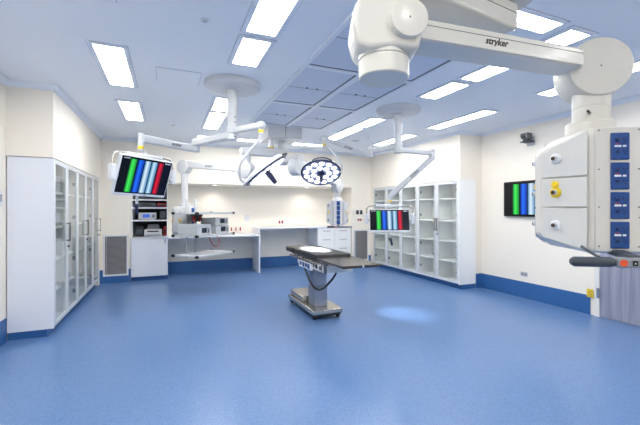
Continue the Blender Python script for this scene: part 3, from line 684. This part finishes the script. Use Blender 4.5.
MB().bar((E1.x, E1.y, 2.275), q1+Vector((0, 0, .02)), .075, .085, .02, .0).build('spring_arm', 'pendant', t, .018, 3)
dv = (q1-Vector((E1.x, E1.y, 2.275))).normalized(); sv = dv.cross(Vector((0, 0, 1))).normalized()
if sv.y > 0: sv = -sv
mid = Vector((E1.x, E1.y, 2.275)).lerp(q1+Vector((0, 0, .02)), .45)
def arm_text(t, mid, dv, s, off, size, body='stryker'):
    n = s; x = Vector(dv)
    if x.dot(R2) < 0: x = -x
    y = n.cross(x); M = Matrix((x, y, n)).transposed().to_4x4(); M.translation = mid+n*off
    text(body, size, M, 'charcoal', t)
arm_text(t, mid, dv, sv, .0378, .055)
MB().cyl((PO.x, PO.y, 2.12), (PO.x, PO.y, 2.31), .03).build('end_post', 'pendant', t, .006)
MB().cyl((PO.x, PO.y, 2.14), (PO.x, PO.y, 2.17), .0325).build('band', 'yellow', t)
E2 = at(261, 125.5, 3.85); hz_arm(t, Vector((.69, 4.265, 2.40)), E2, .07, .07, 'lamp_arm')
MB().cyl(E2+Vector((0, 0, -.1)), E2+Vector((0, 0, .04)), .028).build('lamp_post', 'pendant', t, .006)
MB().cyl(E2+Vector((0, 0, -.075)), E2+Vector((0, 0, -.05)), .0305).build('band', 'yellow', t)
# ---- monitors on yokes
def monitor(C, yaw, pitch, w_, h, post_top, bar_z, label, roll=0.0):
    t = thing('monitor', label, 'monitor', C, world=True)
    rt = Vector((math.cos(yaw), math.sin(yaw), 0)); n = Vector((math.sin(yaw), -math.cos(yaw), 0)); up = Vector((0, 0, 1))
    n2 = n*math.cos(pitch)-up*math.sin(pitch); u2 = up*math.cos(pitch)+n*math.sin(pitch)
    r3 = rt*math.cos(roll)+u2*math.sin(roll); u3 = -rt*math.sin(roll)+u2*math.cos(roll)
    M = Matrix((r3, u3, n2)).transposed().to_4x4(); M.translation = C
    MB(M).box(-w_/2, w_/2, -h/2, h/2, -.05, 0).build('housing', 'white', t, .012, 3)
    MB(M).box(-w_/2+.08, w_/2-.08, -h/2+.06, h/2-.06, -.085, -.049).build('rear_cover', 'lightgrey', t, .015)
    a, b0, b1 = w_/2-.013, -h/2+.03, h/2-.013
    MB(M).add([(-a, b0, .0012), (a, b0, .0012), (a, b1, .0012), (-a, b1, .0012)], [(0, 1, 2, 3)]).build('screen', 'screen', t, uvquad=True)
    MB(M).box(a-.09, a-.02, b1-.024, b1-.016, .0014, .0022).build('screen_text', 'screentext', t)
    MB(M).box(-a+.02, -a+.09, b1-.022, b1-.017, .0014, .0022).build('screen_text', 'screentext', t)
    MB(M).box(.03, .07, -h/2+.012, -h/2+.018, .0, .0015).build('badge', 'grey', t)
    k = w_/2+.045; pL = C-rt*k; pR = C+rt*k; zt = bar_z; bk = -n*.02
    pts = [TZ(pL, C.z-.02), TZ(pL, zt-.07), TZ(pL+rt*.012, zt-.03), TZ(pL+rt*.035, zt-.007), TZ(pL+rt*.07, zt), TZ(pR-rt*.07, zt), TZ(pR-rt*.035, zt-.007), TZ(pR-rt*.012, zt-.03), TZ(pR, zt-.07), TZ(pR, C.z-.02)]
    MB().tube(pts, .0125, 12).build('yoke', 'steel', t)
    MB().bar(TZ(C-rt*.22, zt), TZ(C+rt*.22, zt), .05, .034).build('yoke_bridge', 'white', t, .01, 3)
    for p, s in ((pL, 1), (pR, -1)):
        mb = MB().bar(p+Vector((0, 0, -.05))-rt*.0, p+Vector((0, 0, .12)), .05, .05)
        o = MB(Matrix.Translation((p.x, p.y, C.z)) @ Matrix.Rotation(yaw, 4, 'Z')).box(-.026, .026, -.035, .035, -.05, .11).build('pivot_block', 'white', t, .012, 3)
        MB().cyl(p+rt*s*.02, p+rt*s*.05, .022, n=18).build('pivot_knob', 'lightgrey', o, .004)
    MB().cyl(TZ(C, zt+.01), TZ(C, post_top), .022).build('hanger', 'white', t)
    # sterile handle under the screen
    h0 = M @ Vector((-.02, -h/2-.002, -.025)); h1 = M @ Vector((.005, -h/2-.09, -.03)); h2 = M @ Vector((.03, -h/2-.21, -.03))
    MB().cyl(h0, h1, .014, .016).build('handle_shaft', 'lightgrey', t); MB().cyl(h1, h2, .02, .017).build('handle_grip', 'navy', t, .005)
    return t
monitor(Vector((-.23, 4.34, 1.84)), .70, .32, .635, .43, 2.12, 2.075, 'tilted white monitor with colour bars hanging before the open shelves', -.03)
# ---- right mount
t = mount(3.08, 4.40, 'round white ceiling mount whose arms carry the level monitor and lit lamp', 2.31)
E3 = P((371-320)/FPX*5.5, 5.5, 2.37); hz_arm(t, Vector((3.08, 4.40, 2.41)), TZ(E3, 2.37), .065, .07, 'lamp_arm')
MB().cyl(TZ(E3, 2.28), TZ(E3, 2.43), .042).build('joint', 'pendant', t, .008)
E4 = at(324, 138.5, 5.85)
a0 = TZ(E3, 2.31); MB().bar(a0, E4, .06, .065, .0, .02).build('spring_arm', 'pendant', t, .015, 3)
dv = (E4-a0).normalized(); sv = dv.cross(Vector((0, 0, 1))).normalized(); sv = sv if sv.dot(F2) < 0 else -sv
arm_text(t, a0.lerp(E4, .45), dv, sv, .0304, .05)
MB().cyl(E4+Vector((0, 0, -.14)), E4+Vector((0, 0, .035)), .03).build('lamp_post', 'pendant', t, .006)
MB().cyl(E4+Vector((0, 0, -.11)), E4+Vector((0, 0, -.085)), .0325).build('band', 'yellow', t)
E5 = P((432-320)/FPX*5.56, 5.56, 2.37); hz_arm(t, Vector((3.08, 4.40, 2.36)), TZ(E5, 2.36), .085, .075)
MB().cyl(TZ(E5, 2.26), TZ(E5, 2.42), .048).build('joint', 'pendant', t, .008)
C2 = Vector((3.28, 4.92, 1.315)); a0 = TZ(E5, 2.29); a1 = Vector((C2.x, C2.y, 1.70))
MB().bar(a0, a1, .07, .085, .03, .03).build('spring_arm', 'pendant', t, .018, 3)
dv = (a1-a0).normalized(); sv = dv.cross(Vector((0, 0, 1))).normalized(); sv = sv if sv.dot(F2) < 0 else -sv
arm_text(t, a0.lerp(a1, .4), dv, sv, .0354, .055)
MB().cyl((C2.x, C2.y, 1.60), (C2.x, C2.y, 1.73), .032).build('end_post', 'pendant', t, .006)
MB().cyl((C2.x, C2.y, 1.61), (C2.x, C2.y, 1.635), .0345).build('band', 'yellow', t)
monitor(C2, math.radians(-22.2), -.2, .655, .375, 1.60, 1.555, 'level white monitor with colour bars hanging before the right glass cabinets')
# ------------------------------------------------------------------ surgical lamps
def lamp(C, n, r, label, tube_pts, beams):
    t = thing('surgical_lamp', label, 'surgical lamp', C, world=True)
    n = Vector(n).normalized(); M = frame_of(n, C)
    MB(M).lathe([(r*.97, .0), (r, -.008), (r*.985, -.03), (r*.86, -.06), (r*.55, -.078), (r*.2, -.084)], 56).build('housing', 'white', t)
    MB(M).lathe([(r*.9, .001), (r*.95, .006), (r*1.0, .004), (r*1.01, -.006), (r*.99, -.014)], 56).build('rim', 'navy', t)
    fpl = MB(M).lathe([(r*.93, .0005), (r*.93, .0075)], 48).build('face_plate', 'lampface', t)
    rr = r*.15
    spots = [(r*.40, 2*PI*k/7) for k in range(7)]+[(r*.74, 2*PI*k/13+.13) for k in range(13)]
    for d, a in spots:
        Ml_ = M @ Matrix.Translation((d*math.cos(a), d*math.sin(a), .007))
        MB(Ml_).lathe([(rr, 0), (rr*.92, .006), (rr*.6, .011), (rr*.15, .013)], 18).build('led_lens', 'led', fpl)
    MB(M).lathe([(r*.17, .007), (r*.16, .02), (r*.12, .024)], 24).build('handle_socket', 'navy', t)
    MB(M).lathe([(.03, .006), (.03, .05), (.032, .056), (.027, .12), (.024, .165), (.016, .17)], 20).build('handle', 'navy', t)
    for s in (1, -1):
        pts = [M @ Vector((s*r*.90*math.cos(a), r*.93*math.sin(a)+0, -.03-.05*math.sin((a-.5)/.9*PI))) if False else M @ Vector((r*(1.0+.1*math.sin((k/8)*PI))*math.cos(PI*(.5 if s > 0 else 1.5)+(.12*k-.48)), r*(1.0+.1*math.sin((k/8)*PI))*math.sin(PI*(.5 if s > 0 else 1.5)+(.12*k-.48)), -.02)) for k, a in enumerate([0]*9)]
        MB().tube(pts, .009, 8).build('side_grip', 'charcoal' if s > 0 else 'lightgrey', t)
    MB().tube(smooth_path(tube_pts), .0145, 10).build('yoke_tube', 'pendant', t)
    MB().cyl(tube_pts[-2], tube_pts[-1], .026, n=16).build('yoke_joint', 'pendant', t, .005)
    for beam_to, energy, cone, stretch in beams:
        L = bpy.data.lights.new('surgical_beam', 'SPOT'); L.energy = energy; L.spot_size = cone; L.spot_blend = 1.0; L.shadow_soft_size = .03
        lo = bpy.data.objects.new('surgical_beam', L); col.objects.link(lo); lo.location = C+n*.18
        zd = (lo.location-Vector(beam_to)).normalized(); xd = (Vector((0, 1, 0))-zd*zd.y).normalized(); yd = zd.cross(xd)
        lo.rotation_euler = Matrix((xd, yd, zd)).transposed().to_euler(); lo.scale = (stretch, 1, 1)      # oval field along the table
    return t
L1 = at(266.5, 171, 4.05); n1 = P(.60, .06)+Vector((0, 0, -.78))
lamp(L1, n1, .27, 'white surgical lamp seen edge-on with dark handle pointing down', [E2+Vector((0, 0, -.1)), at(258, 141.5, 3.86), at(252, 148, 3.88), at(241.5, 162, 3.92), at(239.5, 171, 3.96), at(240.5, 179, 4.0), at(244, 182, 4.03), at(248.5, 183, 4.05)], [(P(.2, 4.25, .85), 20, .5, 1)])
L2 = at(321, 173, 5.85); n2 = -F2*.5+R2*.03+Vector((0, 0, -.8))
lamp(L2, n2, .325, 'lit round surgical lamp with many white lenses above the operating table', [E4+Vector((0, 0, -.14)), at(326, 146, 5.85), at(331, 150, 5.83), at(338.5, 160, 5.82), at(341.5, 166, 5.82), at(341.5, 170, 5.83), at(338.5, 172, 5.84)], [((2.08, 5.17, .88), 7000, .40, 2.1), (P(1.22, 5.2), 330, .40, 1)])
# ------------------------------------------------------------------ equipment booms at the back
BX, BY = 1.89, 6.36
t = thing('equipment_boom', 'boxed ceiling mount with two jointed white booms near the back', 'ceiling boom', (BX, BY, H), world=True)
MB().box(BX-.31, BX-.003, BY-.3, BY+.3, 2.735, H-.0005).build('mount_box', 'pendant', t, .006); MB().box(BX+.003, BX+.31, BY-.3, BY+.3, 2.735, H-.0005).build('mount_box', 'pendant', t, .006)
K0 = Vector((1.92, 6.33, 0)); K1 = Vector((1.70, 6.28, 0))
MB().cyl(TZ(K0, 2.44), TZ(K0, 2.74), .078, n=32).build('column', 'pendant', t); MB().cyl(TZ(K1, 2.6), TZ(K1, 2.74), .055, n=32).build('column', 'pendant', t)
MB().cyl(TZ(K1, 2.593), TZ(K1, 2.606), .057, n=32).build('brake_ring', 'yellow', t)
HL = at(246, 170, 6.3); HR = at(297, 167, 6.2)
MB().bar(TZ(K0, 2.50), TZ(HL, 2.50), .17, .13, .09, .1).build('upper_arm', 'pendant', t, .025, 3)
MB().bar(TZ(K0, 2.37), TZ(HR, 2.37), .17, .12, .09, .1).build('upper_arm', 'pendant', t, .025, 3)
MB().cyl(TZ(K0, 2.30), TZ(K0, 2.45), .085, n=32).build('bearing', 'pendant', t)
WL = at(184.5, 167, 6.85); WR = at(337.2, 186, 7.3)
for Hh, Wh, zt in ((HL, WL, 2.45), (HR, WR, 2.33)):
    d = (Wh-Hh); d.z = 0; d.normalize(); ax_ = d.cross(Vector((0, 0, 1)));  ax_ = ax_ if ax_.dot(F2) < 0 else -ax_
    MB().cyl(TZ(Hh, Hh.z), TZ(Hh, zt), .085, n=32).build('hub_post', 'pendant', t)
    boom_drum(t, Hh, ax_, .15, .09, 'pendant', 'hub_drum'); boom_drum(t, Wh, ax_, .132, .07, 'pendant', 'end_drum')
    MB().bar(Hh+Vector((0, 0, .02)), Wh+Vector((0, 0, .05)), .11, .13, 0, 0).build('lift_arm', 'pendant', t, .02, 3)
    dv = (Wh-Hh).normalized(); arm_text(t, Hh.lerp(Wh, .55)+Vector((0, 0, .035)), dv, ax_, .056, .06)
MB().cyl(TZ(WL, 1.612), WL, .062, n=28).build('drop_tube', 'pendant', t); MB().cyl(TZ(WR, 1.742), WR, .06, n=28).build('drop_tube', 'pendant', t)
service_head(TZ(WR, 0), P(.05, -1), 1.19, .93, 'small white outlet column hanging before the drawers with blue outlet strip', 5, 'pendant', False)
# ---- equipment carrier with shelves
vS = P(.91, -.42).normalized(); uS = P(.42, .91).normalized()
HC = TZ(WL, 0)
SC = P(-2.13, 6.68)
Mb = Matrix((uS, -vS, Vector((0, 0, 1)))).transposed().to_4x4(); Mb.translation = SC     # local x along the long side, -y to the open front
t = thing('shelf_carrier', 'hanging outlet column with three white shelves and black corner caps', 'equipment carrier', TZ(SC, .66), world=True)
service_head(HC, vS, 1.02, 1.0, '', 4, 'pendant', False, bar=False, t=t)
LX, DY = .46, .27
for z in (.68, 1.03, 1.425):
    s = MB(Mb).box(-LX, LX, -DY, DY, z-.012, z+.012).build('shelf', 'white', t, .004)
    for sy in (-1, 1):
        MB(Mb).box(-LX, LX, sy*(DY+.012)-.006, sy*(DY+.012)+.006, z-.016, z+.016).build('rail', 'lightgrey', t, .003)
        for sx in (-1, 1): MB(Mb).box(sx*(LX+.02)-.025, sx*(LX+.02)+.025, sy*(DY+.0)-.026, sy*DY+.026, z-.022, z+.022).build('corner_cap', 'black', t, .008)
    MB(Mb).box(-LX-.016, -LX-.004, -DY, DY, z-.016, z+.016).build('rail', 'lightgrey', t, .003)
for x in (-.2, .02): MB(Mb).box(x-.015, x+.015, DY-.045, DY-.012, .6, 1.68).build('post', 'lightgrey', t, .004)
MB(Mb).box(-.24, .06, DY+.018, DY+.06, 1.2, 1.3).build('carrier_bracket', 'lightgrey', t, .006)
def on_shelf(name, label, cat, x, y, z, w_, d, h, parts, body='lightgrey'):
    p = Mb @ Vector((x, y, 0)); rz = math.atan2(uS.y, uS.x)
    return device(name, label, cat, (p.x, p.y, z), w_, d, h, body, parts, rz)
fp = lambda a, b: (('display', a, b, .04, .125, 'darkscreen'), ('knob_panel', b+.02, b+.07, .03, .12, 'grey'), ('knob', b+.03, b+.06, .05, .09, 'black'))
on_shelf('insufflator', 'wide white medical unit with dark display on the middle carrier shelf', 'medical device', -.27, -.24, 1.043, .36, .42, .19, fp(-.06, .06))
on_shelf('light_source', 'white medical unit under its twin on the middle carrier shelf', 'medical device', .25, -.22, 1.043, .36, .36, .15, fp(-.06, .07))
on_shelf('camera_control_unit', 'white medical unit stacked on top of its twin', 'medical device', .25, -.2, 1.194, .36, .36, .14, fp(-.06, .07))
on_shelf('keyboard', 'flat dark keyboard on the middle carrier shelf edge', 'keyboard', .0, -.25, 1.336, .16, .12, .03, (), 'charcoal') if False else None
t = thing('handpiece_rack', 'dark rack of red camera handpieces hanging under the top carrier shelf', 'handpiece rack', Mb @ Vector((-.09, .1, 1.44)), world=True)
for i, (x, mm) in enumerate(((-.14, 'red'), (-.06, 'charcoal'), (.0, 'red'))):
    a = Mb @ Vector((x, .12, 1.27)); b = Mb @ Vector((x, .12, 1.37)); MB().cyl(a, b, .02, .026, n=14).build('handpiece', mm, t, .004)
    MB().tube(smooth_path([b, b+Vector((.03, .02, .0)), a+Vector((.04, .03, -.01))]), .008, 8).build('cable', 'charcoal', t)
MB(Mb).box(-.18, .05, .09, .16, 1.365, 1.4125).build('holder', 'charcoal', t, .006)
q = [Mb @ Vector(p) for p in ((-.1, -.2, 1.01), (-.14, -.26, .93), (-.06, -.29, .83), (.04, -.29, .84), (.1, -.26, .93), (.1, -.2, 1.01))]
o = MB().tube(smooth_path(q), .007, 8).build('cable', 'red'); tag(o, 'thin red cable looping below the middle carrier shelf', 'cable')
# pale intercom at the edge of the near left wall
plate('wall_switch', 'small switch plate on the left wall beside the white end panel', 'switch', (XL, 5.0, 1.62), (1, 0, 0), .09, .16, 'white', (('rocker', -.02, .02, -.04, .04, 'grey', .012),))
for o in bpy.data.objects:
    if '_world' in o: del o['_world']
